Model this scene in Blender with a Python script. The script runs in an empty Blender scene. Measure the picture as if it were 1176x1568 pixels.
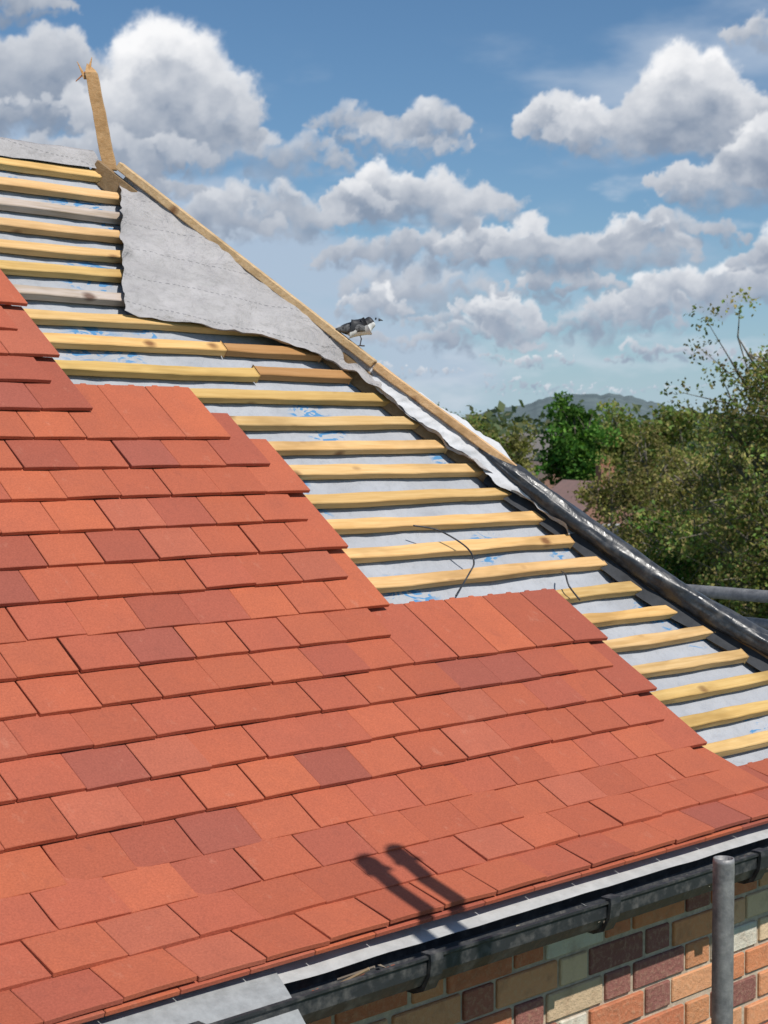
import bpy, math, random
import numpy as np
from mathutils import Vector, noise as mn
random.seed(7); RS=np.random.RandomState(7)
H=6.2
sc=bpy.context.scene
sc.view_settings.view_transform='Standard'
try: sc.view_settings.look='None'
except Exception: pass
sc.view_settings.exposure=0

# ------------------------------------------------------------ helpers
class NT:
    def __init__(s,nt): s.nt=nt; s.n=nt.nodes; s.l=nt.links
    def new(s,t,**kw):
        n=s.n.new(t)
        for k,v in kw.items(): setattr(n,k,v)
        return n
    def put(s,sock,v):
        if v is None: return
        if hasattr(v,'is_output') : s.l.new(v,sock)
        else: sock.default_value=v
    def math(s,op,a,b=None,c=None,clamp=False):
        n=s.new('ShaderNodeMath',operation=op); n.use_clamp=clamp
        s.put(n.inputs[0],a); s.put(n.inputs[1],b); s.put(n.inputs[2],c)
        return n.outputs[0]
    def vmath(s,op,a,b=None,c=None):
        n=s.new('ShaderNodeVectorMath',operation=op)
        s.put(n.inputs[0],a); s.put(n.inputs[1],b)
        if c is not None: s.put(n.inputs[3] if op=='SCALE' else n.inputs[2],c)
        return n.outputs['Value'] if op in('LENGTH','DOT_PRODUCT','DISTANCE') else n.outputs[0]
    def noise(s,vec,scale,detail=4,rough=.5,w=None,dist=0):
        n=s.new('ShaderNodeTexNoise')
        if w is not None: n.noise_dimensions='4D'; s.put(n.inputs['W'],w)
        s.put(n.inputs['Vector'],vec)
        n.inputs['Scale'].default_value=scale; n.inputs['Detail'].default_value=detail
        n.inputs['Roughness'].default_value=rough; n.inputs['Distortion'].default_value=dist
        return n.outputs[0], n.outputs[1]
    def mapr(s,v,a,b,c=0,d=1,smooth=False):
        n=s.new('ShaderNodeMapRange'); 
        if smooth: n.interpolation_type='SMOOTHSTEP'
        s.put(n.inputs[0],v)
        for i,x in enumerate((a,b,c,d)): s.put(n.inputs[i+1],x)
        return n.outputs[0]
    def mix(s,f,a,b,mode='MIX'):
        n=s.new('ShaderNodeMix',data_type='RGBA',blend_type=mode)
        s.put(n.inputs[0],f)
        def c(v): return v if hasattr(v,'is_output') else ((*v,1) if len(v)==3 else v)
        s.put(n.inputs[6],c(a)); s.put(n.inputs[7],c(b))
        return n.outputs[2]
    def scalev(s,vec,xyz): return s.vmath('MULTIPLY',vec,xyz)

def newmat(name):
    m=bpy.data.materials.new(name); m.use_nodes=True
    t=NT(m.node_tree); b=m.node_tree.nodes['Principled BSDF']
    return m,t,b
def objco(t): return t.new('ShaderNodeTexCoord').outputs['Object']
def geopos(t): return t.new('ShaderNodeNewGeometry').outputs['Position']
def bump(t,b,h,strength=.3,dist=.01):
    n=t.new('ShaderNodeBump'); n.inputs['Strength'].default_value=strength; n.inputs['Distance'].default_value=dist
    t.put(n.inputs['Height'],h); t.put(b.inputs['Normal'],n.outputs[0])
def colattr(t):
    n=t.new('ShaderNodeAttribute'); n.attribute_name='Col'; return n.outputs['Color']

class B:
    def __init__(s): s.v=[];s.f=[];s.c=[]
    def quadset(s,vs,fs,col=(1,1,1)):
        o=len(s.v); s.v.extend([tuple(p) for p in vs]); s.f.extend([tuple(i+o for i in f) for f in fs]); s.c.extend([col]*len(vs))
    def hexa(s,c8,col=(1,1,1)):
        s.quadset(c8,[(0,3,2,1),(4,5,6,7),(0,1,5,4),(1,2,6,5),(2,3,7,6),(3,0,4,7)],col)
    def box(s,x0,x1,y0,y1,z0,z1,col=(1,1,1)):
        s.hexa([(x0,y0,z0),(x1,y0,z0),(x1,y1,z0),(x0,y1,z0),(x0,y0,z1),(x1,y0,z1),(x1,y1,z1),(x0,y1,z1)],col)
    def tube(s,pts,rf,segs=10,col=(1,1,1),caps=True):
        pts=[Vector(p) for p in pts]; o=len(s.v); n=len(pts)
        up=Vector((0,0,1))
        for i,p in enumerate(pts):
            d=(pts[min(i+1,n-1)]-pts[max(i-1,0)]).normalized()
            a=d.cross(up)
            if a.length<.05: a=d.cross(Vector((1,0,0)))
            a.normalize(); b2=a.cross(d).normalized()
            r=rf(i/(n-1)) if callable(rf) else rf
            for j in range(segs):
                t=2*math.pi*j/segs
                s.v.append(tuple(p+a*(math.cos(t)*r)+b2*(math.sin(t)*r))); s.c.append(col)
        for i in range(n-1):
            for j in range(segs):
                s.f.append((o+i*segs+j,o+i*segs+(j+1)%segs,o+(i+1)*segs+(j+1)%segs,o+(i+1)*segs+j))
        if caps:
            s.f.append(tuple(o+j for j in range(segs))[::-1]); s.f.append(tuple(o+(n-1)*segs+j for j in range(segs)))
    def grid(s,P,nu,nv,col=(1,1,1)):
        o=len(s.v)
        for i in range(nu):
            for j in range(nv): s.v.append(tuple(P(i/(nu-1),j/(nv-1)))); s.c.append(col)
        for i in range(nu-1):
            for j in range(nv-1): s.f.append((o+i*nv+j,o+(i+1)*nv+j,o+(i+1)*nv+j+1,o+i*nv+j+1))
    def make(s,name,mat,parent=None,smooth=False,bevel=0):
        me=bpy.data.meshes.new(name); me.from_pydata(s.v,[],s.f)
        at=me.color_attributes.new('Col','FLOAT_COLOR','POINT')
        c=np.ones((len(s.v),4),np.float32); c[:,:3]=np.array(s.c,np.float32).reshape(-1,3); at.data.foreach_set('color',c.ravel())
        me.materials.append(mat)
        if smooth: me.polygons.foreach_set('use_smooth',[True]*len(me.polygons))
        me.update()
        o=bpy.data.objects.new(name,me); sc.collection.objects.link(o)
        if parent: o.parent=parent
        if bevel:
            m=o.modifiers.new('b','BEVEL'); m.width=bevel; m.segments=1; m.limit_method='ANGLE'
        return o
def empty(name,loc=(0,0,0)):
    e=bpy.data.objects.new(name,None); sc.collection.objects.link(e); e.empty_display_size=.2; return e

# ------------------------------------------------------------ materials
def m_tile():
    m,t,b=newmat('clay_tile'); p=geopos(t); c=colattr(t); ri=t.new('ShaderNodeNewGeometry').outputs['Random Per Island']
    n1,_=t.noise(p,9,3,.6,w=t.math('MULTIPLY',ri,9)); n2,_=t.noise(p,210,2,.75); n3,_=t.noise(t.scalev(p,(1,.6,.6)),26,5,.7,w=t.math('MULTIPLY',ri,20))
    c=t.mix(t.mapr(n1,.35,.7,0,.28),c,(.28,.082,.054))
    c=t.mix(t.mapr(n3,.60,.78,0,.34),c,(.56,.28,.19))
    c=t.mix(t.mapr(n3,.30,.42,.25,0),c,(.22,.065,.045))
    c=t.mix(t.mapr(n2,.3,.7,0,1),t.mix(1,c,(.84,.83,.83),'MULTIPLY'),t.mix(1,c,(1.1,1.1,1.1),'MULTIPLY'))
    t.put(b.inputs['Base Color'],c); b.inputs['Roughness'].default_value=.8; b.inputs['Specular IOR Level'].default_value=.25
    bump(t,b,t.math('ADD',n2,t.math('MULTIPLY',n3,1.2)),.45,.0025); return m
def m_wood(name,base,dark):
    m,t,b=newmat(name); p=geopos(t); ri=t.new('ShaderNodeNewGeometry').outputs['Random Per Island']
    w=t.math('MULTIPLY',ri,37.0); c0=colattr(t)
    g,_=t.noise(t.scalev(p,(3,60,60)),1.6,4,.6,w=w,dist=.6)
    k,_=t.noise(t.scalev(p,(2.2,7,7)),1.6,3,.55,w=w)
    c=t.mix(t.mapr(g,.35,.7,0,1),base,dark)
    c=t.mix(t.mapr(k,.50,.70,0,.75),c,tuple(x*.66 for x in dark))
    v=t.new('ShaderNodeTexVoronoi'); v.inputs['Scale'].default_value=6.5
    cx=t.new('ShaderNodeCombineXYZ'); t.put(cx.inputs[0],w); t.put(cx.inputs[1],t.math('MULTIPLY',w,3.1)); t.put(v.inputs['Vector'],t.vmath('ADD',t.scalev(p,(1.0,1.3,1.3)),cx.outputs[0]))
    kd=t.math('ADD',v.outputs['Distance'],t.math('MULTIPLY',t.math('SUBTRACT',g,.5),.20))
    c=t.mix(t.mapr(kd,.08,.20,.9,0),c,(.17,.07,.024))
    c=t.mix(1,c,c0,'MULTIPLY')
    t.put(b.inputs['Base Color'],c); b.inputs['Roughness'].default_value=.7; b.inputs['Specular IOR Level'].default_value=.3
    bump(t,b,g,.5,.004); return m
def m_membrane(name,base,prints=True,bs=.7):
    m,t,b=newmat(name); p=geopos(t)
    n1,_=t.noise(p,5,5,.6); n2,_=t.noise(p,38,4,.65)
    c=t.mix(t.mapr(n1,.35,.7,0,1),base,tuple(x*.82 for x in base))
    c=t.mix(t.mapr(n2,.52,.75,0,.4),c,tuple(x*.6 for x in base))
    if prints:
        a,_=t.noise(t.scalev(p,(1.3,2.2,2.2)),2.1,1,.5,w=4.3); a=t.mapr(a,.56,.60,0,1)
        s,_=t.noise(t.scalev(p,(14,34,34)),1.0,2,.5,dist=1.5); s=t.mapr(s,.52,.55,0,1)
        c=t.mix(t.math('MULTIPLY',t.math('MULTIPLY',a,s),.85),c,(.035,.22,.46))
    t.put(b.inputs['Base Color'],c); b.inputs['Roughness'].default_value=.75; b.inputs['Specular IOR Level'].default_value=.25
    n4,_=t.noise(p,16,4,.6,dist=.7); bump(t,b,n4,bs,.015); return m
def m_flap():
    m,t,b=newmat('loose_membrane'); p=geopos(t); base=(.44,.42,.415)
    n1,_=t.noise(p,6,5,.65); n2,_=t.noise(t.scalev(p,(1,1.6,1.6)),30,4,.7)
    c=t.mix(t.mapr(n1,.35,.7,0,1),base,tuple(x*.78 for x in base))
    c=t.mix(t.mapr(n2,.50,.72,0,.5),c,tuple(x*.55 for x in base))
    sp=t.new('ShaderNodeSeparateXYZ'); t.put(sp.inputs[0],p)
    z=t.math('ADD',sp.outputs[2],t.math('MULTIPLY',n1,.03)); f=t.math('FRACT',t.math('MULTIPLY',t.math('ADD',z,t.math('MULTIPLY',sp.outputs[0],.16)),9.0))
    ln=t.math('LESS_THAN',f,.03); ds=t.math('GREATER_THAN',t.math('FRACT',t.math('MULTIPLY',sp.outputs[0],52.0)),.45)
    c=t.mix(t.math('MULTIPLY',t.math('MULTIPLY',ln,ds),.5),c,(.08,.08,.09))
    t.put(b.inputs['Base Color'],c); b.inputs['Roughness'].default_value=.8; b.inputs['Specular IOR Level'].default_value=.2
    n4,_=t.noise(p,13,5,.65,dist=1.0); bump(t,b,n4,.9,.02); return m
def m_plastic(name,base,r=.35,dust=.3,bs=.006):
    m,t,b=newmat(name); p=geopos(t); n,_=t.noise(p,30,5,.65)
    c=t.mix(t.mapr(n,.48,.75,0,dust),base,(.30,.28,.25)); t.put(b.inputs['Base Color'],c)
    t.put(b.inputs['Roughness'],t.mapr(n,.3,.7,r,r+.25)); 
    n4,_=t.noise(p,20,3,.5,dist=1.2); bump(t,b,n4,.6,bs); return m
def m_metal(name='galvanised_steel'):
    m,t,b=newmat(name); p=geopos(t); n,_=t.noise(p,25,6,.7); n2,_=t.noise(p,6,4,.6)
    c=t.mix(t.mapr(n,.35,.7),(.15,.15,.155),(.34,.33,.32)); c=t.mix(t.mapr(n2,.55,.7,0,.6),c,(.14,.09,.065))
    t.put(b.inputs['Base Color'],c); b.inputs['Metallic'].default_value=.4; b.inputs['Roughness'].default_value=.55
    bump(t,b,n,.5,.004); return m
def m_brick():
    m,t,b=newmat('brick'); p=geopos(t); c=colattr(t); n,_=t.noise(p,70,5,.7); n2,_=t.noise(p,16,4,.6)
    c=t.mix(t.mapr(n,.48,.74,0,.4),c,(.62,.44,.28)); c=t.mix(t.mapr(n2,.52,.75,0,.45),c,(.20,.09,.05))
    t.put(b.inputs['Base Color'],c); b.inputs['Roughness'].default_value=.9; bump(t,b,n,.8,.008); return m
def m_simple(name,base,var=.25,scale=8,r=.9,b2=None):
    m,t,b=newmat(name); p=geopos(t); n,_=t.noise(p,scale,5,.65)
    c=t.mix(t.mapr(n,.3,.7),tuple(x*(1-var) for x in base), b2 or tuple(x*(1+var) for x in base))
    t.put(b.inputs['Base Color'],c); b.inputs['Roughness'].default_value=r; bump(t,b,n,.3,.01); return m
def m_leaf(name='leaves'):
    m,t,b=newmat(name); c=colattr(t)
    df=t.new('ShaderNodeBsdfDiffuse'); t.put(df.inputs[0],c)
    tr=t.new('ShaderNodeBsdfTranslucent'); t.put(tr.inputs[0],t.mix(1,c,(1.2,1.3,.6),'MULTIPLY'))
    mx=t.new('ShaderNodeMixShader'); mx.inputs[0].default_value=.32
    out=[n for n in t.n if n.type=='OUTPUT_MATERIAL'][0]; t.n.remove(b)
    t.l.new(df.outputs[0],mx.inputs[1]); t.l.new(tr.outputs[0],mx.inputs[2]); t.l.new(mx.outputs[0],out.inputs[0]); return m
def m_attr(name,r=.8):
    m,t,b=newmat(name); c=colattr(t); p=geopos(t); n,_=t.noise(p,3,3,.6)
    t.put(b.inputs['Base Color'],t.mix(t.mapr(n,.3,.7,0,.3),c,(.1,.1,.09))); b.inputs['Roughness'].default_value=r; return m
TILE=m_tile(); WOOD=m_wood('softwood_batten',(.72,.48,.215),(.57,.34,.12)); WOOD2=m_wood('hip_timber',(.66,.47,.27),(.50,.32,.15))
UNDER=m_membrane('underlay_membrane',(.42,.435,.465)); FLAP=m_flap()
WHITE=m_membrane('white_membrane',(.62,.62,.63),False,.35)
BLACKP=m_plastic('black_polythene',(.026,.029,.035),.24,.22,.005); GUT=m_plastic('black_gutter_plastic',(.022,.024,.027),.42,.3,.003)
STEEL=m_metal(); BRICK=m_brick(); MORTAR=m_simple('mortar',(.46,.37,.27),.25,60)
LEAD=m_simple('grey_felt',(.30,.31,.31),.2,30,.7); STRIP=m_simple('eaves_strip',(.44,.44,.43),.15,20,.6)
DARKWOOD=m_simple('old_fascia',(.05,.042,.038),.4,20); LEAF=m_leaf(); BARK=m_simple('bark',(.17,.145,.11),.35,12)
SHADOWDARK=m_simple('painted_shadow',(.035,.037,.042),.3,25,.85)  # matt near-black, paints the shadow gap along the hip
PAINT=m_attr('painted_surfaces')

# ------------------------------------------------------------ roof profile
g=.1135
def seg_angle(k):
    if k<=6: return 43
    if k<=12: return 37
    return {13:28,14:21,15:18}.get(k,18)
prof={0:(3.75,-.009)}
for k in range(1,18):
    y,z=prof[k-1]; a=math.radians(seg_angle(k)); prof[k]=(y-g*math.cos(a),z-g*math.sin(a))
for k in range(-1,-15,-1):
    y,z=prof[k+1]; a=math.radians(43); prof[k]=(y+g*math.cos(a),z+g*math.sin(a))
def pyz(k):
    k=max(-13.99,min(16.99,k)); i=math.floor(k); f=k-i; a=prof[i]; b=prof[i+1]
    return a[0]+(b[0]-a[0])*f, a[1]+(b[1]-a[1])*f
def nrm(k):
    a=pyz(k-.7); b=pyz(k+.7); d=Vector((0,b[0]-a[0],b[1]-a[1])).normalized(); return Vector((0,d.z,-d.y)) if -d.y>0 else Vector((0,-d.z,d.y))
def pos(k,X,h=0):
    y,z=pyz(k); n=nrm(k); return Vector((X,y,z+H))+n*h
def k_of_Y(Y):
    lo,hi=-13.9,16.9
    for _ in range(40):
        mid=(lo+hi)/2
        if pyz(mid)[0]>Y: lo=mid
        else: hi=mid
    return lo
hipY=[5.2,4.82,4.74,3.925,3.37,2.945,2.39,2.1]; hipXs=[3.0,3.21,3.26,3.82,4.26,4.59,5.02,5.25]
def hipX(Y): return float(np.interp(-Y,[-y for y in hipY],hipXs))
RIDGEK=-12.9; RY,RZ=pyz(RIDGEK)
XL=-3.0

house=empty('brick_house')
# tiles -------------------------------------------------
redge={-13:1.0,-12:1.1,-11:1.3,-10:1.5,-9:1.75,-8:2.0,-7:2.31,-6:2.395,-5:2.56,-4:2.478,-3:2.56,-2:2.478,-1:2.56,0:2.98,1:3.06,2:3.14,3:3.06,4:3.14,5:3.06,6:3.14,7:3.06,
 8:3.885,9:3.80,10:3.885,11:3.80,12:3.885,13:3.80,14:3.885,15:4.79,16:4.72}
pal=[(.455,.120,.060),(.435,.112,.057),(.41,.105,.055),(.485,.128,.060),(.37,.096,.058),(.33,.091,.061),(.43,.122,.070),(.42,.108,.060)]
TB=B(); W=.165
for k in range(-10,16):
    x=redge[k]
    while x>XL:
        gap=.0014 if random.random()>.25 else .0045
        col=pal[random.choice([0,0,0,1,1,1,1,2,2,2,3,4,4,5,6,7,7,7])]
        q=random.uniform(.93,1.06); col=tuple(c*q for c in col)
        x1=x-gap/2; x0=x-W+gap/2
        jt=random.gauss(0,.0014); jl=random.gauss(0,.0011); sk=random.gauss(0,.0014); ex=random.gauss(0,.0011)
        t0=pos(k,x0,.008+jt+jl); t1=pos(k,x1,.008+jt-jl)
        h0=pos(k-2.2,x0,-.021); h1=pos(k-2.2,x1,-.021)
        dl=(t0-h0).normalized(); t0=t0+dl*ex; t1=t1+dl*(ex+random.gauss(0,.0007))
        for v in (t0,t1): v.x+=sk
        n=(t1-t0).cross(h0-t0).normalized()*.0116
        N=4; vs=[];
        for i in range(N):
            f=i/(N-1); cam=.0014*(1-(2*f-1)**2)
            a=t0.lerp(t1,f)+n.normalized()*cam; b_=h0.lerp(h1,f)+n.normalized()*cam
            vs+= [a,b_,a+n,b_+n]
        fs=[]
        for i in range(N-1):
            o=i*4; p=o+4
            fs+=[(o,o+1,p+1,p),(o+2,p+2,p+3,o+3),(o,p,p+2,o+2),(o+1,o+3,p+3,p+1)]
        fs+=[(0,2,3,1),((N-1)*4,(N-1)*4+1,(N-1)*4+3,(N-1)*4+2)]
        TB.quadset(vs,fs,col)
        if k in(0,-1,-3,-5,8,15) or random.random()<.1:
            for fx in (.25,.75):
                c=h0.lerp(h1,fx)+n*.6; d=-dl; 
                TB.hexa([c+Vector((-.012,0,0))-n*.6,c+Vector((.012,0,0))-n*.6,c+Vector((.009,0,0))-n*.6+d*.008,c+Vector((-.009,0,0))-n*.6+d*.008,
                         c+Vector((-.012,0,0))+n*.3,c+Vector((.012,0,0))+n*.3,c+Vector((.009,0,0))+n*.3+d*.008,c+Vector((-.009,0,0))+n*.3+d*.008],col)
        x-=W
x=4.75
while x>XL:
    TB.hexa([pos(15.05,x-W+.001,-.007),pos(15.05,x-.001,-.007),pos(13.4,x-.001,-.02),pos(13.4,x-W+.001,-.02),
             pos(15.05,x-W+.001,.004),pos(15.05,x-.001,.004),pos(13.4,x-.001,-.009),pos(13.4,x-W+.001,-.009)],random.choice(pal)); x-=W
TB.make('roof_tiles',TILE,house,bevel=.0013)

# battens ------------------------------------------------
BB=B()
def batten(m,x0,x1,col,width=.041,th=.026,h=-.047,seed=0):
    N=max(3,int((x1-x0)/.05)); vs=[]
    a0=random.gauss(0,.045); 
    for i in range(N+1):
        x=x0+(x1-x0)*i/N
        kk=m-.1+a0*(i/N-.5)+.09*mn.noise(Vector((x*1.1,seed*7.1,0)))
        w=width/2*(1+.16*mn.noise(Vector((x*5,seed*3.3,5)))); hh=h+.005*mn.noise(Vector((x*1.7,seed*5.,9)))
        w2=w*(1+.16*mn.noise(Vector((x*9,seed*1.3,15))))
        dk=w/g; tt=th*(1+.16*mn.noise(Vector((x*4,seed,2)))); d2=w2/g
        vs+= [pos(kk+dk,x,hh),pos(kk-dk,x,hh),pos(kk-d2,x,hh+tt),pos(kk+d2,x,hh+tt)]
    fs=[(0,1,2,3),(4*N+3,4*N+2,4*N+1,4*N)]
    for i in range(N):
        o=4*i
        for j in range(4): fs.append((o+j,o+4+j,o+4+(j+1)%4,o+(j+1)%4)[::-1])
    BB.quadset(vs,fs,col)
for m in range(-12,15):
    Y=pyz(m)[0]; xe=hipX(Y)-random.uniform(.0,.06)
    if m<-8: xe=hipX(Y)-.03
    q=random.uniform(.82,1.08); col=(q,q*random.uniform(.94,1.02),q*random.uniform(.8,1.1))
    if m in(-10,-6): col=(.74,.95,1.9)
    if m in (-3,-4): 
        batten(m,XL,xe-.42,col,seed=m); batten(m,xe-.415,xe-.02,(.62,.5,.45),seed=m+50)
    else: 
        j=random.uniform(-.5,1.5); batten(m,XL,j,col,seed=m+80); batten(m,j+.003,xe,col,seed=m)
BB.make('roof_battens',WOOD,house,bevel=.0025)

# underlay -----------------------------------------------
UB=B()
def up(u,v):
    k=-13+u*27.6; Y=pyz(k)[0]; X=XL+(hipX(Y)-XL)*v
    fr=(k+.1)-math.floor(k+.1); sag=-.010*math.sin(fr*math.pi)
    return pos(k,X,-.050+sag+.006*mn.noise(Vector((X*5,k*1.3,1)))+.004*mn.noise(Vector((X*17,k*2.3,1)))-.001)
UB.grid(up,28*5+1,180); UB.make('roof_underlay',UNDER,house,smooth=True)
FB=B()
def endp(u,v):
    Y=RY-.02-(RY-2.39)*u; k=k_of_Y(Y); z=pyz(k)[1]+H-.04; X=hipX(Y)
    return Vector((X+(5.06-X)*v,Y,z+(H-1.04-z)*v))
FB.grid(endp,30,8)
EY=2*RY-2.39
FB.quadset([(hipX(RY),RY,RZ+H-.04),(5.06,RY,H-1.04),(5.06,EY,H-1.04)],[(0,1,2)])
FB.quadset([(XL,RY,RZ+H-.03),(hipX(RY),RY,RZ+H-.03),(5.06,EY,H-1.04),(XL,EY,H-1.04)],[(0,1,2,3)])
FB.quadset([(XL,2.45,H-1.08),(XL,RY,RZ+H-.06),(XL,EY,H-1.08)],[(0,1,2)])
FB.make('far_roof_slopes',UNDER,house)
RB=B()
RB.grid(lambda u,v: Vector((XL+(3.24-XL)*u, RY+.10*(v-.45), RZ+H+.012-.10*abs(v-.5)**1.5*2+.01*mn.noise(Vector((u*40,v*2,0))))),90,7)
RB.make('ridge_membrane',FLAP,house,smooth=True)

# hip board ----------------------------------------------
HB=B()
def hpt(Y,h=.035,dx=0):
    k=k_of_Y(Y); return Vector((hipX(Y)+dx,Y,pyz(k)[1]+H+h))
def sweep(bl,ys,w,th,h,col,dx=0,wob=.004):
    vs=[];n=len(ys)
    for i,Y in enumerate(ys):
        p=hpt(Y,h,dx); d=(hpt(ys[min(i+1,n-1)],h)-hpt(ys[max(i-1,0)],h)).normalized()
        a=d.cross(Vector((0,0,1))).normalized(); b_=a.cross(d).normalized()
        p=p+a*wob*mn.noise(Vector((Y*4,0,h*50)))+b_*wob*mn.noise(Vector((Y*3,4,0)))
        ww=w*(1+.12*mn.noise(Vector((Y*9,3,1))))
        vs+= [p-a*ww/2-b_*th/2,p+a*ww/2-b_*th/2,p+a*ww/2+b_*th/2,p-a*ww/2+b_*th/2]
    fs=[(0,1,2,3),(4*(n-1)+3,4*(n-1)+2,4*(n-1)+1,4*(n-1))]
    for i in range(n-1):
        o=4*i
        for j in range(4): fs.append((o+j,o+(j+1)%4,o+4+(j+1)%4,o+4+j)[::-1])
    bl.quadset(vs,fs,col)
sweep(HB,list(np.linspace(4.72,3.98,30)),.044,.028,.045,(1,1,1))
sweep(HB,list(np.linspace(3.975,3.60,16)),.044,.028,.045,(1.08,1.0,.95))
sweep(HB,list(np.linspace(4.80,2.40,40)),.03,.07,-.035,(.45,.42,.4))
HB.make('hip_board',WOOD2,house,bevel=.003)

# loose membrane flap ------------------------------------
FL=B()
def leftX(k):
    e=hipX(pyz(k)[0])
    if k<-5.2: return float(np.interp(k,[-11.6,-11.2,-8,-5.2],[3.27,3.25,3.07,2.915]))
    return float(np.interp(k,[-5.2,-4.95,-4.7,-4.45,-4.2,-3.6,-2.5,-1,1,3,4.3],[2.915,3.10,3.28,3.42,3.52,e-.075,e-.06,e-.06,e-.07,e-.06,e-.05]))
def flp(u,v):
    k=-11.6+u*15.4; Y=pyz(k)[0]; e=hipX(Y)+.01; xl=leftX(k)
    X=xl+(e-xl)*v
    wr=.015*mn.noise(Vector((X*7,k*.7,3)))+.010*mn.noise(Vector((X*17+k*1.2,k*1.6,7)))+.004*mn.noise(Vector((X*40,k*4,9)))
    if k>-4.2: wr+=.014*mn.noise(Vector((k*1.6,v*1.5,2)))*(1-v)
    curl=.018*max(0,1-v*9)*(.5+mn.noise(Vector((k*1.3,0,5))))
    return pos(k,X+.016*(1-v)*mn.noise(Vector((k*2.5,1,1))),-.008+wr+curl+.045*v**3)
FL.grid(flp,260,40); FL.make('breather_membrane_flap',FLAP,None,smooth=True)
WB=B()
def wst(u,v):
    k=-3.0+u*6.9; Y=pyz(k)[0]; e=hipX(Y)
    amp=(.055+.05*mn.noise(Vector((k*.9,0,4))))*min(1,.3+u*5)*min(1,.25+(1-u)*4)
    return pos(k,e+.012-v*amp-.012*v+.008*mn.noise(Vector((k*3,v*2,0))),.030-.035*v+.008*mn.noise(Vector((k*3,v*2,8)))+.003*mn.noise(Vector((k*9,v*3,8))))
WB.grid(wst,220,10)
def wst2(u,v):
    Y=3.93-.36*u; p=hpt(Y,.03); 
    s=math.sin(u*math.pi)**.6
    hgt=.035+.05*mn.noise(Vector((u*5,0,3)))
    return p+Vector((.02+.10*v*s, .02*v, hgt*math.sin(v*math.pi*.85)*s+.014*mn.noise(Vector((u*14,v*4,3))) -.05*v*v))
WB.grid(wst2,110,16)
WB.make('white_membrane_edge',WHITE,None,smooth=True)

# black polythene roll -----------------------------------
PR=B(); NP=260
ys=np.linspace(3.70,2.25,NP)
pts=[hpt(Y,.022+.008*mn.noise(Vector((Y*4,0,0))),.0+.008*mn.noise(Vector((Y*3,3,0)))) for Y in ys]
up_=Vector((0,0,1)); sg=36
for i,p in enumerate(pts):
    d=(pts[min(i+1,NP-1)]-pts[max(i-1,0)]).normalized(); a=d.cross(up_).normalized(); b_=a.cross(d)
    f=i/(NP-1); r=.037*min(1,.45+f*9); fl=1 if f>.06 else .35+f*10
    for j in range(sg):
        t=2*math.pi*j/sg
        n1=mn.noise(Vector((p.y*5+math.cos(t)*1.0,math.sin(t)*1.0,p.x)))*.20
        n1+=abs(mn.noise(Vector((p.y*8+t*1.3,math.cos(t)*2.0+3,math.sin(t)*2.0))))*.22-.06
        n1+=abs(mn.noise(Vector((p.y*26,math.cos(t)*2,math.sin(t)*2+p.y*5))))*.06
        rr=r*(1+n1); q=p+a*math.cos(t)*rr*1.15+b_*math.sin(t)*rr*fl
        PR.v.append(tuple(q)); PR.c.append((1,1,1))
for i in range(NP-1):
    for j in range(sg): PR.f.append((i*sg+j,i*sg+(j+1)%sg,(i+1)*sg+(j+1)%sg,(i+1)*sg+j))
PR.f.append(tuple(range(sg)))
PR.make('black_plastic_roll',BLACKP,None,smooth=True)
SK=B(); SK.grid(lambda u,v: hpt(3.66-u*1.4,.0,-.02)+Vector((-.035*v-.02*v*mn.noise(Vector((u*10,0,0))),-.0,-.012-.038*v+.006*mn.noise(Vector((u*20,v*2,0))))),140,7)  # dark strip painted in as the shadow between batten ends and roll
SK.make('hip_shadow_strip',SHADOWDARK,house,smooth=True)

# cable --------------------------------------------------
CB=B()
def spl(pts,n=8):
    out=[]
    for i in range(len(pts)-1):
        p0=pts[max(i-1,0)];p1=pts[i];p2=pts[i+1];p3=pts[min(i+2,len(pts)-1)]
        for j in range(n):
            t=j/n; out.append(.5*((2*p1)+(p2-p0)*t+(2*p0-5*p1+4*p2-p3)*t*t+(3*p1-p0-3*p2+p3)*t**3))
    out.append(pts[-1]); return out
CB.tube(spl([pos(3.25,3.47,.0),pos(3.6,3.54,.015),pos(4.2,3.61,.01),pos(4.6,3.625,-.01),pos(5.1,3.55,.0),pos(5.7,3.45,-.01)]),.0028,6)
CB.tube(spl([pos(5.2,3.98,-.01),pos(5.5,3.95,.012),pos(5.9,3.93,.01),pos(6.3,3.955,-.01)]),.003,6)
CB.make('black_cable',BLACKP,None,smooth=True)

# broken timber post at hip peak -------------------------
PB=B()
R_=Vector((.7207,-.6932,0)); 
base=Vector((3.288,4.795,H+.935)); top=base+Vector((0,0,.335))-R_*.062
a=R_; f_=Vector((.6932,.7207,0))
def pst(p,w,d): return [p-a*w/2-f_*d/2,p+a*w/2-f_*d/2,p+a*w/2+f_*d/2,p-a*w/2+f_*d/2]
rings=[]; N=10
for i in range(N+1):
    f=i/N; p=base.lerp(top,f); rings.append(pst(p+a*.003*mn.noise(Vector((f*6,0,0))),.046-.006*f,.03))
vs=[v for r in rings for v in r]; fs=[(3,2,1,0)]
for i in range(N):
    for j in range(4): fs.append((4*i+j,4*i+(j+1)%4,4*i+4+(j+1)%4,4*i+4+j))
o=4*N; tip=[top-a*.016+Vector((0,0,.035)),top+a*.012+Vector((0,0,.012))]
vs+=[tip[0],tip[1]]; L=len(vs)
fs+=[(o,o+1,L-1),(o,L-1,L-2),(o+1,o+2,L-1),(o+2,o+3,L-2),(o+2,L-2,L-1),(o+3,o,L-2)]
PB.quadset(vs,fs,(.9,.78,.66))
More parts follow.
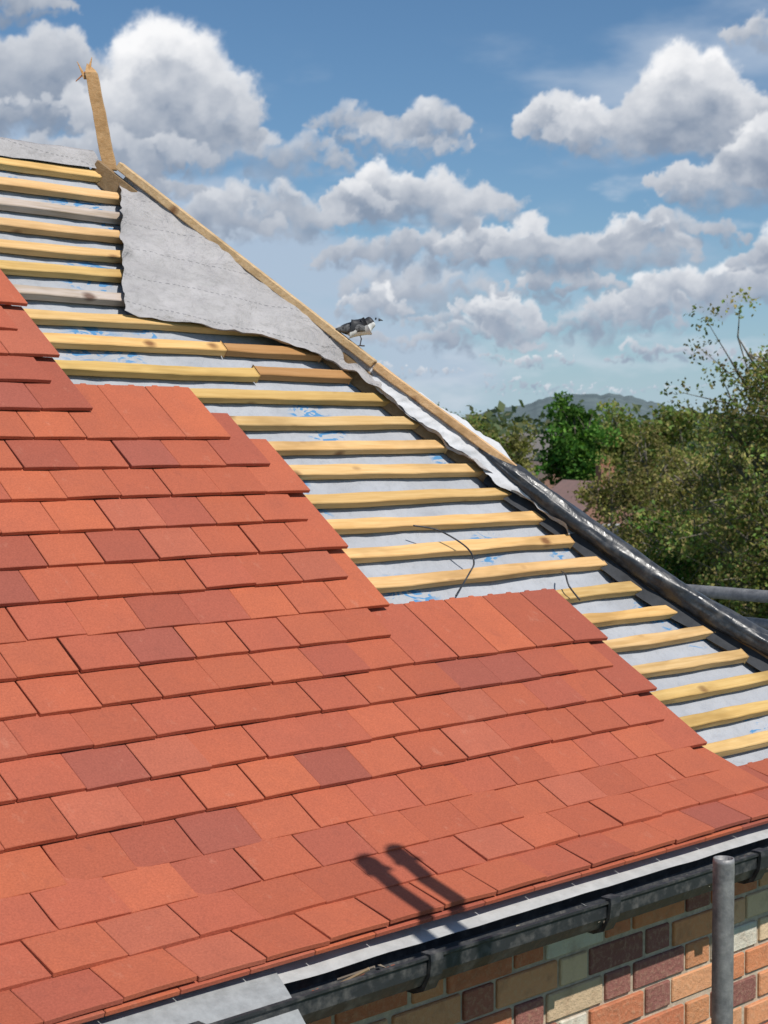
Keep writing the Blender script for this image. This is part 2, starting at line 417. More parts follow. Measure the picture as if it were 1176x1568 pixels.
for dx,dz,ln,tw in((-.02,-.02,.06,.5),(-.012,.0,.055,-.25),(.01,-.03,.05,.15),(.018,-.05,.045,.0)):
    s=top+a*dx+Vector((0,0,dz)); e=s+Vector((0,0,ln))-a*ln*tw
    PB.hexa([s-a*.007-f_*.008,s+a*.007-f_*.008,s+a*.007+f_*.008,s-a*.007+f_*.008,e-a*.001,e+a*.001,e+a*.001+f_*.001,e-a*.001+f_*.001],(1,.8,.6))
s=top-a*.02; e=s-a*.035+Vector((0,0,-.03))
PB.hexa([s-f_*.004,s+f_*.004,s+f_*.004+Vector((0,0,.008)),s-f_*.004+Vector((0,0,.008)),e-f_*.002,e+f_*.002,e+f_*.002+Vector((0,0,.003)),e-f_*.002+Vector((0,0,.003))],(.9,.5,.3))
PB.make('broken_timber_post',WOOD2,None,bevel=.001)

# ------------------------------------------------------------ bird
def skin(name,verts,edges,radii,mat,parent=None,sub=2):
    me=bpy.data.meshes.new(name); me.from_pydata(verts,edges,[]); o=bpy.data.objects.new(name,me); sc.collection.objects.link(o)
    m=o.modifiers.new('s','SKIN'); 
    for i,r in enumerate(radii): me.skin_vertices[0].data[i].radius=(r,r) if not isinstance(r,tuple) else r
    me.skin_vertices[0].data[0].use_root=True
    m.use_smooth_shade=True
    s=o.modifiers.new('ss','SUBSURF'); s.levels=sub; s.render_levels=sub
    me.materials.append(mat)
    if parent: o.parent=parent
    return o
mb,tb,bb=newmat('pied_plumage')
oc=objco(tb); sx=tb.new('ShaderNodeSeparateXYZ'); tb.put(sx.inputs[0],oc)
nn,_=tb.noise(oc,60,4,.6)
zz=tb.math('ADD',sx.outputs[2],tb.math('MULTIPLY',tb.math('SUBTRACT',nn,.5),.012))
white=tb.math('LESS_THAN',zz,tb.math('MULTIPLY_ADD',sx.outputs[0],.36,.004))
cap=tb.math('GREATER_THAN',sx.outputs[2],.042)
ww=tb.math('MULTIPLY',white,tb.math('SUBTRACT',1.0,cap))
tb.put(bb.inputs['Base Color'],tb.mix(ww,(.02,.021,.025),(.72,.72,.70))); bb.inputs['Roughness'].default_value=.6
bird=empty('pied_bird')
e0=[(0,0,0),(-.022,0,.004),(-.045,0,.008),(-.07,0,.006),(.02,0,.008),(.036,0,.022),(.050,0,.030)]
ob=skin('body',e0,[(0,1),(1,2),(2,3),(0,4),(4,5),(5,6)],[.031,.028,.021,.010,.029,.022,.0225],mb,bird)
tl=B(); tl.hexa([(-.06,-.009,-.002),(-.06,.009,-.002),(-.105,.012,-.020),(-.105,-.012,-.020),(-.06,-.009,.006),(-.06,.009,.006),(-.105,.012,-.016),(-.105,-.012,-.016)])
tl.make('tail',m_simple('tail_feathers',(.03,.03,.035),.2,40,.6),bird,bevel=.002)
wg=B()
for sy in(-1,1):
    o=len(wg.v)
    for i in range(9):
        f=i/8; xx=.018-.098*f; hgt=.020*(math.sin(math.pi*(f*.8+.12)))**.7*(1-.35*f)
        for jx in range(5):
            gg=jx/4; z_=-.012+.004*f+ (gg-.25)*hgt*1.6+.010; y_=sy*(.0265*(1-f**1.6*.7)+.0035*math.sin(gg*math.pi))
            wg.v.append((xx,y_,z_)); wg.c.append((1,1,1))
    for i in range(8):
        for jx in range(4): wg.f.append((o+i*5+jx,o+(i+1)*5+jx,o+(i+1)*5+jx+1,o+i*5+jx+1))
wo=wg.make('wings',m_simple('wing_feathers',(.025,.025,.03),.5,110,.75,(.20,.20,.20)),bird,smooth=True)
sm_=wo.modifiers.new('s','SOLIDIFY'); sm_.thickness=.003
bk=B(); bk.tube([(.066,0,.030),(.073,0,.029),(.081,0,.026)],lambda f:.005*(1-f)+.0006,8); bk.make('beak',m_simple('beak_horn',(.03,.03,.03),.1,10,.4),bird,smooth=True)
ey=B()
for sy in(-1,1): ey.tube([(.057,sy*.0170,.034),(.057,sy*.0200,.034)],.0028,8)
ey.make('eyes',m_simple('eye_black',(.005,.005,.005),.1,10,.15),bird)
lg=B()
for sy in(-.009,.009):
    lg.tube([(0,sy,-.016),(.004,sy,-.03),(-.002,sy,-.052)],.0022,6)
    for tx,ty in((.016,0),(.012,.008),(.012,-.008),(-.012,0)): lg.tube([(-.002,sy,-.052),(-.002+tx,sy+ty,-.054)],.0016,5)
lg.make('legs',m_simple('leg_grey',(.06,.05,.05),.1,10,.5),bird)
bird.location=(3.762,4.03,H+.366); bird.rotation_euler=(0,math.radians(-4),math.radians(-42))

# ------------------------------------------------------------ eaves, gutter, walls
E=B()
EYv,EZ=pyz(15)
E.grid(lambda u,v: Vector((1.9+(5.0-1.9)*u, EYv+.05-.066*v, EZ+H-.020-.022*v+.004*mn.noise(Vector((u*20,v,0))))),70,4)
E.make('eaves_strip',STRIP,house,smooth=True)
E=B(); E.grid(lambda u,v: Vector((XL+(2.03-.06*v-XL)*u, EYv+.03-.185*v, EZ+H-.02-.055*v-.02*v*v+.006*mn.noise(Vector((u*12,v*2,0))))),90,8)
E.make('grey_felt_sheet',LEAD,house,smooth=True)
G=B()
prof_g=[(.105,.008),(.105,-.03),(.09,-.055),(.06,-.072),(.035,-.072),(.012,-.062),(-.004,-.035),(-.004,-.006),(-.010,-.002),(-.010,.004),(.001,.004),(.002,-.034),(.016,-.057),(.036,-.066),(.06,-.066),(.086,-.05),(.1,-.03),(.1,.008)]
GY=EYv-.085; GZ=EZ+H-.045
n=len(prof_g)
for i in range(61):
    x=XL+(5.05-XL)*i/60
    for (y,z) in prof_g: G.v.append((x,GY+y,GZ+z+.003*mn.noise(Vector((x*1.5,0,0))))); G.c.append((1,1,1))
for i in range(60):
    for j in range(n): G.f.append((i*n+j,i*n+(j+1)%n,(i+1)*n+(j+1)%n,(i+1)*n+j))
for X in(.55,1.15,1.75,2.355,2.94,3.55,4.15,4.75):
    prof_b=[(.11,-.02),(.097,-.060),(.062,-.082),(.033,-.082),(.004,-.070),(-.014,-.036),(-.018,-.004),(-.016,.010),(.012,.010),(.012,.0045),(-.0105,.0050),(-.0045,-.036),(.011,-.0628),(.035,-.0725),(.06,-.0725),(.091,-.0555),(.106,-.02)]
    o=len(G.v); nb=len(prof_b)
    for x in(X-.018,X+.018):
        for(y,z) in prof_b: G.v.append((x,GY+y,GZ+z)); G.c.append((1,1,1))
    for j in range(nb): G.f.append((o+j,o+nb+j,o+nb+(j+1)%nb,o+(j+1)%nb))
    for j in range(nb//2): 
        a1,a2,b1,b2=j,j+1,nb-1-j,nb-2-j
        G.f.append((o+a1,o+a2,o+b2,o+b1)); G.f.append((o+nb+a1,o+nb+b1,o+nb+b2,o+nb+a2))
G.make('gutter',GUT,house)
D=B()
for i in range(620):
    x=random.uniform(2.05,4.9); y=GY+random.uniform(.005,.085); s=random.uniform(.003,.012)
    z=GZ-.052+random.uniform(0,.020); c=random.choice([(.25,.2,.15),(.3,.09,.05),(.6,.6,.58),(.08,.07,.06),(.4,.36,.28)])  # palest chips among the debris paint in white glints
    q=[Vector((random.uniform(-s,s),random.uniform(-s,s),random.uniform(0,s))) for _ in range(4)]
    D.quadset([Vector((x,y,z))+w for w in q],[(0,1,2),(0,2,3),(0,3,1),(1,3,2)],c)
D.tube([(2.13,GY+.06,GZ-.03),(2.18,GY-.0,GZ+.014)],.0035,6,(.35,.24,.13)); D.tube([(2.16,GY+.07,GZ-.02),(2.20,GY+.005,GZ+.012)],.0028,6,(.25,.2,.15))
D.make('gutter_debris_glints',PAINT,house)
WY=2.50
F=B(); F.box(XL,4.9,EYv+.035,EYv+.055,H-1.16,H-1.055); 
for X in np.arange(-2.8,4.9,.42): F.box(X,X+.045,EYv+.06,WY+.05,H-1.15,H-1.06)
F.make('rafter_feet',DARKWOOD,house)
BW=B(); bp=[(.60,.22,.095),(.62,.26,.12),(.53,.17,.08),(.63,.33,.17),(.60,.25,.11),(.32,.11,.07),(.66,.48,.30),(.72,.66,.54),(.26,.10,.08),(.62,.29,.14),(.56,.19,.09),(.64,.36,.20)]
ztop=H-1.10; cz=ztop; row=0
while cz>.05:
    x=XL+.0-(row%2)*.165; st=True; hgt=.065
    while x<4.9:
        L=.215 if st else .1025
        x0=max(x,XL); x1=min(x+L,4.9)
        if x1-x0>.03 and not(row==0 and random.random()<.25):
            yo=random.gauss(0,.0015); c=random.choice(bp); q=random.uniform(.85,1.12); c=tuple(v*q for v in c)
            BW.box(x0+random.uniform(0,.004),x1-random.uniform(0,.004),WY+yo,WY+.06,cz-hgt+random.gauss(0,.0015),cz+random.gauss(0,.0015),c)
        x+=L+.011; st=not st
    cz-=.0765; row+=1
BW.make('front_wall_bricks',BRICK,house,bevel=.003)
M=B(); M.box(XL+.002,4.898,WY+.0085,EY-.1,.0,ztop-.07); M.box(XL+.002,4.898,WY+.05,EY-.1,ztop-.069,H-1.09); M.make('wall_core',MORTAR,house)

# ------------------------------------------------------------ scaffold
def pole(name,p0,p1,r=.0242,extra=None):
    b_=B(); p0=Vector(p0);p1=Vector(p1)
    d=(p1-p0).normalized(); N=24
    a_=d.cross(Vector((1,0,0)) if abs(d.x)<.9 else Vector((0,1,0))).normalized(); c_=d.cross(a_)
    for (p,rr) in((p0,r),(p1-d*.012,r),(p1-d*.010,r*1.0),(p1,r*.97),(p1,r*.82),(p1-d*.3,r*.82)):
        for j in range(N):
            t=2*math.pi*j/N; b_.v.append(tuple(p+a_*math.cos(t)*rr+c_*math.sin(t)*rr)); b_.c.append((1,1,1))
    for i in range(5):
        for j in range(N): b_.f.append((i*N+j,i*N+(j+1)%N,(i+1)*N+(j+1)%N,(i+1)*N+j))
    if extra: extra(b_)
    return b_.make(name,STEEL,None,smooth=True)
pole('scaffold_pole',(3.055,2.083,0),(3.065,2.086,H-.94))
SE=52; tE=math.tan(math.radians(SE))
def coup(z,x,y):
    def f(b_):
        b_.tube([(x,y,z-.022),(x,y,z+.022)],.031,12); b_.tube([(x-.038,y-.03,z),(x+.038,y-.03,z)],.010,8)
    return f
zt=-.937+1.25*tE-.02
pole('scaffold_pole',(2.35,1.36,0),(2.35,1.36,H+zt),extra=coup(H+zt-.025,2.35,1.36))
pole('scaffold_pole',(2.445,1.36,0),(2.445,1.36,H+zt+.015),extra=coup(H+zt-.012,2.445,1.36))
pole('scaffold_rail',(5.35,1.9,H-.60),(5.35,9.0,H-.60))
pole('scaffold_rail',(5.38,1.9,H-.72),(5.38,9.0,H-.69))

# ------------------------------------------------------------ surroundings
Fh=Vector((.6932,.7207,0)); Rh=Vector((.7207,-.6932,0))
def polar(deg,d): a=math.radians(deg); return Fh*(d*math.cos(a))+Rh*(d*math.sin(a))
def leaves(bl_v,bl_f,bl_c,centers,rad,n,size,cols,rs,flat=.8):
    C=np.array([c[0] for c in centers]); Q=np.array([c[1] for c in centers]); idx=rs.randint(0,len(C),n)
    d=rs.normal(size=(n,3)); d/=np.linalg.norm(d,axis=1)[:,None]; r=rad*(rs.rand(n)**.45)
    P=C[idx]+d*r[:,None]*np.array([1,1,flat])
    u=rs.normal(size=(n,3)); u/=np.linalg.norm(u,axis=1)[:,None]; w=rs.normal(size=(n,3)); v=np.cross(u,w); v/=np.linalg.norm(v,axis=1)[:,None]
    s=size*(.6+.8*rs.rand(n))[:,None]
    V=np.stack([P-u*s*.5,P-v*s*.32,P+u*s*.5,P+v*s*.32],1).reshape(-1,3)
    o=sum(len(x) for x in bl_v); Fc=(np.arange(n*4).reshape(-1,4)+o)
    cc=np.array(cols)[rs.randint(0,len(cols),n)]*(Q[idx]*(.75+.5*rs.rand(n)))[:,None]
    bl_v.append(V); bl_f.append(Fc); bl_c.append(np.repeat(cc,4,0))
def leafmesh(name,bv,bf,bc,parent):
    V=np.concatenate(bv);Fa=np.concatenate(bf);C=np.concatenate(bc)
    me=bpy.data.meshes.new(name); me.from_pydata(V.tolist(),[],Fa.tolist())
    at=me.color_attributes.new('Col','FLOAT_COLOR','POINT'); c=np.ones((len(V),4),np.float32); c[:,:3]=C; at.data.foreach_set('color',c.ravel())
    me.materials.append(LEAF); o=bpy.data.objects.new(name,me); sc.collection.objects.link(o)
    if parent:o.parent=parent
    return o
def tree(name,deg,d,height,rad,cb,n,size,cols,seed,clump=.5,nb=26):
    rs=np.random.RandomState(seed); rn=random.Random(seed)
    base=polar(deg,d); e=empty(name); tb_=B()
    top=base+Vector((rn.uniform(-.3,.3),rn.uniform(-.3,.3),height*.93))
    tr=spl([base,base+Vector((.1,.05,height*.3)),base.lerp(top,.6)+Vector((rn.uniform(-.3,.3),0,0)),top],6)
    r0=height*.022; tb_.tube(tr,lambda f:r0*(1-f)**.8+.012,9)
    cent=[]
    for i in range(nb):
        f=rn.uniform(0,1); zb=cb*.7+(height-cb*.7)*f*.85
        p0=tr[min(len(tr)-1,int(zb/height*len(tr)))]
        az=rn.uniform(0,2*math.pi); prof_=math.sin(math.pi*min(1,(.18+.82*f)*.93))**.6
        rr=rad*prof_*rn.uniform(.45,1.0)
        p2=Vector((base.x+math.cos(az)*rr,base.y+math.sin(az)*rr,min(height*1.0,max(cb*.8,zb+height*rn.uniform(.02,.16)))))
        pm=p0.lerp(p2,.5)+Vector((0,0,-.05*height*rn.uniform(-.3,1)))
        br=spl([p0,pm,p2],4); tb_.tube(br,lambda f:r0*.4*(1-f)+.01,5,caps=False)
        q=rn.uniform(.6,1.35)
        for kk in range(6):
            c=br[rn.randint(3,len(br)-1)]+Vector((rn.gauss(0,1),rn.gauss(0,1),rn.gauss(0,.9)))*rad*.2
            tb_.tube([br[rn.randint(2,len(br)-1)],c],lambda f:.018*(1-f)+.006,4,caps=False)
            cent.append((tuple(c),q*rn.uniform(.7,1.3)))
    tb_.make('trunk_and_limbs',BARK,e,smooth=True)
    bv,bf,bc=[],[],[]; leaves(bv,bf,bc,cent,clump,n,size,cols,rs)
    leafmesh('foliage',bv,bf,bc,e); return e
OL=[(.22,.225,.07),(.25,.24,.08),(.18,.195,.06),(.27,.24,.09)]
GR=[(.07,.17,.035),(.10,.21,.04),(.055,.135,.028),(.13,.24,.05)]
LG=[(.17,.25,.07),(.14,.21,.06),(.20,.27,.08)]
BR=[(.25,.20,.09),(.21,.18,.075),(.28,.215,.10)]
tree('ash_tree',13.7,45,9.2,3.3,1.2,24000,.12,OL+LG+BR,11,.58,nb=64)
tree('ash_tree',16.8,47,9.6,3.0,2.0,9000,.15,OL+LG,12,.55,nb=34)
tree('chestnut_tree',6.75,88,8.1,2.3,1.0,9000,.26,GR,13,.65,nb=26)
tree('willow_tree',9.3,60,6.7,2.0,.4,8500,.14,BR+OL,14,.5,nb=34)
tree('willow_tree',11.0,56,6.6,2.1,.3,10000,.14,BR+OL,15,.55,nb=38)
tree('willow_tree',8.0,64,5.2,1.7,.3,6000,.16,OL+BR,16,.5,nb=30)
tree('hawthorn_tree',12.6,50,4.8,2.2,.2,9000,.14,OL+BR,36,.55,nb=34)
tree('hawthorn_tree',9.9,48,3.6,1.8,.2,6000,.14,OL+GR,37,.5,nb=26)
tree('hawthorn_tree',6.4,62,3.2,1.6,.2,4000,.17,OL+LG,38,.5,nb=22)
tree('lime_tree',3.1,80,7.5,2.0,1.5,5000,.22,LG+OL,17,.5)
tree('lime_tree',1.0,85,7.6,2.6,1.5,4000,.26,LG+OL,27,.6)
tree('maple_tree',4.6,95,6.7,2.2,1.0,4500,.24,OL,18,.55)
tree('maple_tree',8.3,110,8.3,3.2,1.0,8000,.3,OL+LG,19,.8)
tree('maple_tree',10.2,105,8.4,3.0,1.0,7000,.3,LG+OL,20,.8)
tree('maple_tree',20.5,60,8.5,3,1.5,6000,.22,OL+LG,21,.65)
bv,bf,bc=[],[],[]; rs=np.random.RandomState(5); cent=[]
for i in range(420):
    dg=rs.uniform(-25,34); d=rs.uniform(50,100); p=polar(dg,d); cent.append(((p.x,p.y,rs.uniform(.2,2.2)),rs.uniform(.4,1.2)))
leaves(bv,bf,bc,cent,1.2,30000,.26,OL+GR+BR,rs,.7); leafmesh('shrub_foliage',bv,bf,bc,None)
bv,bf,bc=[],[],[]; cent=[]
for i in range(1000):
    dg=rs.uniform(-35,40); d=rs.uniform(130,420); p=polar(dg,d); h=6.2+d*(.004+.010*(rs.rand()))*(.6+.8*(mn.noise(Vector((dg*.3,0,1)))+.5))
    for z in (h*.95,h*.6,h*.25): cent.append(((p.x+rs.normal()*1.5,p.y+rs.normal()*1.5,z),rs.uniform(.6,1.1)))
DW=[(.14,.18,.10),(.165,.19,.105),(.11,.15,.10),(.175,.175,.105)]
leaves(bv,bf,bc,cent,3.0,70000,.9,DW,rs,.75); leafmesh('distant_woodland',bv,bf,bc,None)
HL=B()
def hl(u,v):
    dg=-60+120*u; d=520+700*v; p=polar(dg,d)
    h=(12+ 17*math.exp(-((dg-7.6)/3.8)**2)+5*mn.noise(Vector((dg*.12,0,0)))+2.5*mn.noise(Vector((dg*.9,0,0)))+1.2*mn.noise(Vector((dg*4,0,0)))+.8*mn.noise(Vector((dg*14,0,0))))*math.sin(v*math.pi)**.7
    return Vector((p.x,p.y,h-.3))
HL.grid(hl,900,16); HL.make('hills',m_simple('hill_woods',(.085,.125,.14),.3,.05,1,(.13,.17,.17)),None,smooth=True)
GB=B(); GB.grid(lambda u,v: Vector((-3500+7000*u,-3500+7000*v,0)),12,12)
GB.make('ground',m_simple('grass',(.075,.11,.035),.35,.6),None)

def cottage(name,deg,d,rot,w,l,eh,rh,wall,roof,chim=True):
    e=empty(name); p=polar(deg,d); e.location=p; e.rotation_euler=(0,0,math.radians(rot)); b_=B()
    b_.box(-w/2,w/2,-l/2,l/2,0,eh,wall)
    b_.quadset([(-w/2,-l/2,eh),(w/2,-l/2,eh),(0,-l/2,rh-.05),(-w/2,l/2,eh),(w/2,l/2,eh),(0,l/2,rh-.05)],[(0,1,2),(4,3,5)],wall)
    b_.make('walls',PAINT,e)
    r=B(); o=.3
    for s in(-1,1):
        ze=eh-o*(rh-eh)/(w/2)
        r.hexa([(s*(w/2+o),-l/2-o,ze),(s*(w/2+o),l/2+o,ze),(0,l/2+o,rh),(0,-l/2-o,rh),(s*(w/2+o),-l/2-o,ze+.12),(s*(w/2+o),l/2+o,ze+.12),(0,l/2+o,rh+.12),(0,-l/2-o,rh+.12)],roof)
    r.make('roof',PAINT,e)
    if chim:
        c=B(); c.box(-.35,.35,-l/2+.3,-l/2+.9,eh,rh+.9,(.36,.15,.09)); 
        for x in(-.17,.17): c.tube([(x,-l/2+.6,rh+.9),(x,-l/2+.6,rh+1.2)],.1,8,(.42,.17,.09))
        c.make('chimney',PAINT,e)
    wn=B()
    for s in(-1,1):
        for yy in np.arange(-l/2+1.2,l/2-1,2.2):
            wn.box(s*(w/2+.012)-.01,s*(w/2+.012)+.01,yy-.5,yy+.5,1,min(2.2,eh-.2),(.6,.6,.6)); wn.box(s*(w/2+.03)-.01,s*(w/2+.03)+.01,yy-.42,yy+.42,1.08,min(2.12,eh-.28),(.03,.035,.045))
    for s in(-1,1):
        wn.box(-.5,.5,s*(l/2+.012)-.01,s*(l/2+.012)+.01,1,min(2.2,eh-.2),(.6,.6,.6)); wn.box(-.42,.42,s*(l/2+.03)-.01,s*(l/2+.03)+.01,1.08,min(2.12,eh-.28),(.03,.035,.045))
    wn.make('windows',PAINT,e)
cottage('brick_cottage',7.1,80,-25,3.8,5,2.6,4.05,(.36,.18,.13),(.34,.20,.17))
cottage('brick_cottage',5.55,108,-30,5,7,2.9,4.6,(.34,.18,.13),(.22,.15,.12))
cottage('brick_cottage',5.2,165,40,8,12,4.3,6.7,(.3,.17,.13),(.17,.15,.14))
cottage('white_garage',12.4,66,10,4,7,1.7,2.3,(.74,.74,.72),(.30,.29,.28),False)

# ------------------------------------------------------------ sky: clouds as a far dome over the physical sky
def vn(x,y,seed):
    tab=np.random.RandomState(seed).rand(256,256).astype(np.float32)
    xi=np.floor(x).astype(np.int32); yi=np.floor(y).astype(np.int32); fx=(x-xi).astype(np.float32); fy=(y-yi).astype(np.float32)
    fx=fx*fx*fx*(fx*(fx*6-15)+10); fy=fy*fy*fy*(fy*(fy*6-15)+10)
    x0=xi&255;x1=(xi+1)&255;y0=yi&255;y1=(yi+1)&255
    return (tab[y0,x0]*(1-fx)+tab[y0,x1]*fx)*(1-fy)+(tab[y1,x0]*(1-fx)+tab[y1,x1]*fx)*fy
def fbm(x,y,o,seed,gain=.5):
    s=0;a=1;t=0
    for i in range(o): s=s+a*vn(x*2**i+i*17.3,y*2**i+i*9.1,seed+i); t+=a; a*=gain
    return s/t-.5
azs=np.concatenate([np.linspace(-1.5,-.27,110)[:-1],np.linspace(-.27,.27,860),np.linspace(.27,1.5,110)[1:]])
els=np.concatenate([np.linspace(-.012,.292,500),np.linspace(.292,1.25,90)[1:]])
A,Ee=np.meshgrid(azs,els); PX=588+2500*A; PY=672-2500*Ee
sh=A.shape; rgb=np.zeros(sh+(3,),np.float32); al=np.zeros(sh,np.float32)
def over(sl,col,a):
    rgb[sl]=rgb[sl]*(1-a[...,None])+col*a[...,None]; al[sl]=al[sl]*(1-a)+a
full=(slice(None),slice(None))
def sm(a,b,x): t=np.clip((x-a)/(b-a),0,1); return t*t*(3-2*t)
over(full,np.array([.44,.57,.73],np.float32),(.85*np.exp(-np.clip(Ee,0,9)/.055)).astype(np.float32))
v1=fbm(PX/300,PY/110,6,3); v2=fbm(PX/900+5,PY/420,4,9)
va=sm(-.14,.20,v1*.9+v2*1.0-.22*sm(330,40,PY)+.07)*.80
over(full,np.array([.46,.55,.68],np.float32),va.astype(np.float32))
v3=fbm(PX/160+9,PY/60,6,71); vb=sm(.05,.28,v3+v2*.8)*.5*sm(60,300,PY)
over(full,np.array([.64,.70,.78],np.float32),vb.astype(np.float32))
WX=PX+34*fbm(PX/90,PY/90,3,21)+32*fbm(PX/24,PY/24,5,31,.58); WY_=PY+30*fbm(PX/90,PY/90,3,41)+32*fbm(PX/24,PY/24,5,51,.58)
soft=fbm(PX/40,PY/30,5,61)
rc=np.random.RandomState(3)
def cumulus(cx,cy,rx,ry,tone=1.0,dens=1.0):
    nP=int(55+min(260,rx*ry/70)); P_=[]
    lob=[(rc.uniform(-.75,.75),rc.uniform(.25,.5),rc.uniform(.55,1)) for _ in range(4)]
    for i in range(nP):
        u=rc.uniform(-1,1); topv=max([hh*math.exp(-((u-c)/w)**2) for c,w,hh in lob]+[.25])*math.sqrt(max(0,1-u*u*.95))
        v=rc.uniform(-.5,1)
        v=v*topv if v>0 else v*(1-abs(u)**2*.5)
        r=ry*rc.uniform(.15,.44)*(1-.45*abs(u))
        P_.append((u,v,r,topv))
    P_.sort(key=lambda p:-p[1]+rc.uniform(-.3,.3))
    for (u,v,r,tv) in P_:
        x=cx+u*rx*.86; y=cy-v*ry*.86+ry*.1
        vs_=(v+.45)/1.45; 
        mar=36+r
        i0,i1=np.searchsorted(azs,[(x-588-mar)/2500,(x-588+mar)/2500]); j0,j1=np.searchsorted(els,[(672-y-mar)/2500,(672-y+mar)/2500])
        if i1<=i0 or j1<=j0: continue
        sl=(slice(j0,j1),slice(i0,i1)); dx=(WX[sl]-x)/r; dy=(y-WY_[sl])/(r*.9); dd=np.sqrt(dx*dx+dy*dy)
        edge=.30 if v>0 else .0
        a=sm(1.0,edge,dd)*(.86 if v>0 else .5)*dens
        near_top=np.clip(1.10-(tv-v)*1.3,0,1)
        li=.05+.78*vs_*near_top+.12*vs_+.24*(dy*.75-dx*.30)*(.35+.65*vs_)+.38*soft[sl]
        li=np.clip(li*tone,0,1); li=li**.85
        c0=np.array([.245,.305,.405]); c1=np.array([.97,.97,.98])
        col=c0+(c1-c0)*li[...,None]
        hz=.50*math.exp(-max(0,(672-y))/110.)
        col=col*(1-hz)+np.array([.46,.56,.69])*hz
        over(sl,col.astype(np.float32),a.astype(np.float32))
clouds=[(900,600,200,12,.9),(620,575,150,16,.8),(800,548,90,20,1),(430,600,160,14,.7),
(700,520,150,40,.7,.8),(830,590,120,16,.9),(1010,545,110,26,.7),(1160,560,90,24,.7),(480,520,120,40,.6),(650,450,160,60,.6,.5),(900,500,160,40,.6,.6),
(575,470,70,46,.9),(780,490,62,60,1.05),(700,490,100,34,.7,.8),(968,468,80,62,1.1),(1095,448,125,66,1.05),(860,440,110,40,.7),
(615,392,170,56,.62),(735,378,80,50,1.05),(900,382,175,78,.9),(1180,400,90,60,.95),(1030,360,120,50,.6,.6),
(660,305,155,85,1.1),(548,316,70,46,.95),(440,330,120,60,.7,.6),
(300,345,150,66,.6,.8),(200,290,140,50,.6),(420,250,140,60,.7,.4),
(545,205,80,52,.70,.45),(662,205,66,56,.80,.7),(600,230,150,36,.6,.4),
(20,40,130,60,.65,.8),(70,150,170,105,.66,.9),(30,200,140,50,.6),(330,215,100,56,.9),(262,170,150,150,1.2),(180,250,190,60,.55),
(1120,285,150,70,1.0),(862,200,75,62,1.05),(950,215,130,66,.95),(1065,180,120,118,1.22),(1170,250,80,80,1.05),
(1170,75,90,46,.75,.6)]
for i in range(60):
    az=rc.choice([-1,1])*rc.uniform(.32,1.45); e_=rc.uniform(.03,.35); s_=60+900*e_*rc.uniform(.5,1.1)
    clouds.append((588+2500*az,672-2500*e_,s_*1.4,s_*.6,rc.uniform(.6,1.1)))
for i in range(26):
    az=rc.uniform(-1.4,1.4); e_=rc.uniform(.42,1.1); s_=rc.uniform(250,500); clouds.append((588+2500*az,672-2500*e_,s_*1.3,s_*.7,rc.uniform(.6,1)))
for c in clouds: cumulus(*c)
al=np.clip(al,0,1); col=rgb/np.maximum(al,1e-4)[...,None]
RD=3000.
ce=np.cos(Ee); d3=(np.array(Fh)[None,None]*(np.cos(A)*ce)[...,None]+np.array(Rh)[None,None]*(np.sin(A)*ce)[...,None]+np.array([0,0,1.])[None,None]*np.sin(Ee)[...,None])*RD+np.array([0,0,H])
nr,nc_=sh; V=d3.reshape(-1,3).astype(np.float32); ii=np.arange(nr*nc_).reshape(nr,nc_)
Q=np.stack([ii[:-1,:-1],ii[:-1,1:],ii[1:,1:],ii[1:,:-1]],-1).reshape(-1,4)
me=bpy.data.meshes.new('sky'); me.vertices.add(len(V)); me.vertices.foreach_set('co',V.ravel())
me.loops.add(Q.size); me.loops.foreach_set('vertex_index',Q.ravel().astype(np.int32)); me.polygons.add(len(Q)); me.polygons.foreach_set('loop_start',np.arange(0,Q.size,4,dtype=np.int32))
me.update(calc_edges=True)
at=me.color_attributes.new('Col','FLOAT_COLOR','POINT'); cc=np.concatenate([col,al[...,None]],-1).reshape(-1,4).astype(np.float32); at.data.foreach_set('color',cc.ravel())
m=bpy.data.materials.new('cloud_layer'); m.use_nodes=True; t=NT(m.node_tree); t.n.clear()
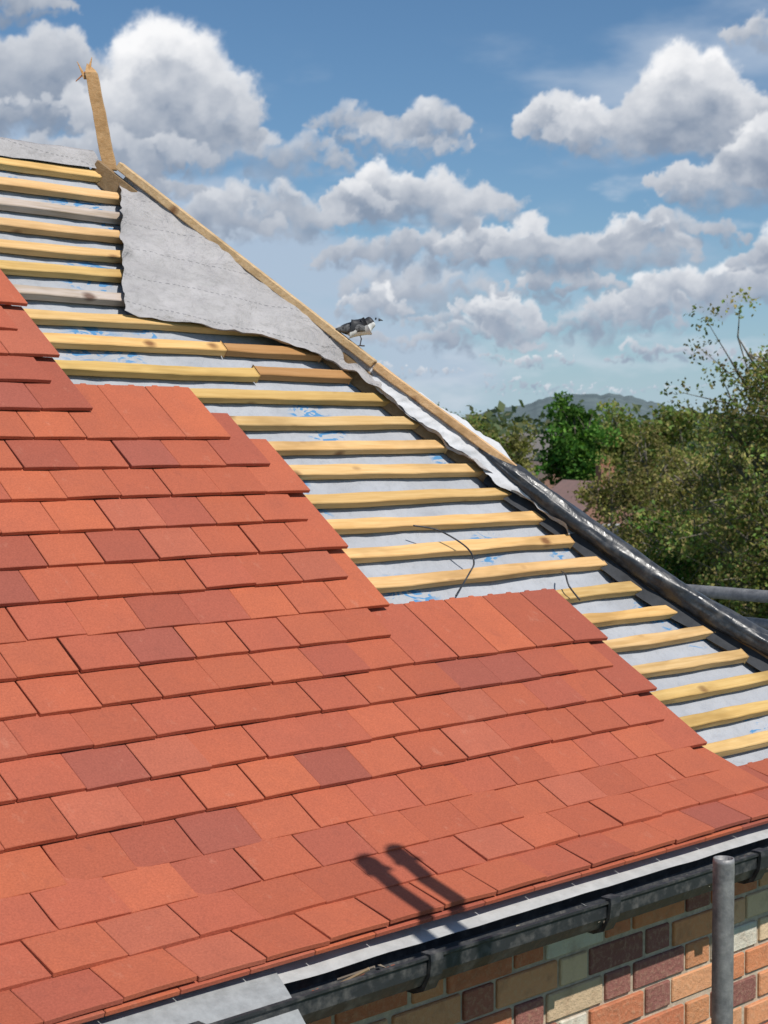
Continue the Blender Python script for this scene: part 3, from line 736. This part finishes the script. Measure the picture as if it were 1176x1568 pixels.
an=t.new('ShaderNodeAttribute'); an.attribute_name='Col'; em=t.new('ShaderNodeEmission'); t.put(em.inputs[0],an.outputs['Color'])
tr=t.new('ShaderNodeBsdfTransparent'); mx=t.new('ShaderNodeMixShader'); t.put(mx.inputs[0],an.outputs['Alpha']); t.l.new(tr.outputs[0],mx.inputs[1]); t.l.new(em.outputs[0],mx.inputs[2])
ou=t.new('ShaderNodeOutputMaterial'); t.l.new(mx.outputs[0],ou.inputs[0])
try: m.cycles.emission_sampling='NONE'
except Exception as ex: print(ex)
me.materials.append(m); so_=bpy.data.objects.new('sky',me); sc.collection.objects.link(so_)

w=bpy.data.worlds.new('World'); sc.world=w; w.use_nodes=True; t=NT(w.node_tree); t.n.clear()
sky=t.new('ShaderNodeTexSky',sky_type='NISHITA'); sky.sun_disc=False
sky.sun_elevation=math.radians(SE); sky.sun_rotation=math.radians(184); sky.altitude=50; sky.air_density=1.0; sky.dust_density=.4; sky.ozone_density=2.0
bg=t.new('ShaderNodeBackground'); t.put(bg.inputs[0],t.mix(1,sky.outputs[0],(.68,.90,1.05),'MULTIPLY')); bg.inputs[1].default_value=.085
ow=t.new('ShaderNodeOutputWorld'); t.l.new(bg.outputs[0],ow.inputs[0])

sl=bpy.data.lights.new('sun','SUN'); sl.energy=4.3; sl.angle=math.radians(.55); sl.color=(1,.955,.89)
so=bpy.data.objects.new('sun',sl); sc.collection.objects.link(so)
so.rotation_euler=Vector((.07,1,-tE)).to_track_quat('-Z','Y').to_euler(); so.location=(0,-5,20)

cam=bpy.data.cameras.new('camera'); co=bpy.data.objects.new('camera',cam); sc.collection.objects.link(co)
cam.sensor_fit='VERTICAL'; cam.sensor_height=36; cam.lens=2500/1568*36; cam.clip_end=6000; cam.clip_start=.05
cam.dof.use_dof=True; cam.dof.focus_distance=3.9; cam.dof.aperture_fstop=14
co.location=(0,0,H); p_=math.radians(2.56)
co.rotation_euler=(Fh*math.cos(p_)+Vector((0,0,-math.sin(p_)))).to_track_quat('-Z','Y').to_euler()
sc.camera=co
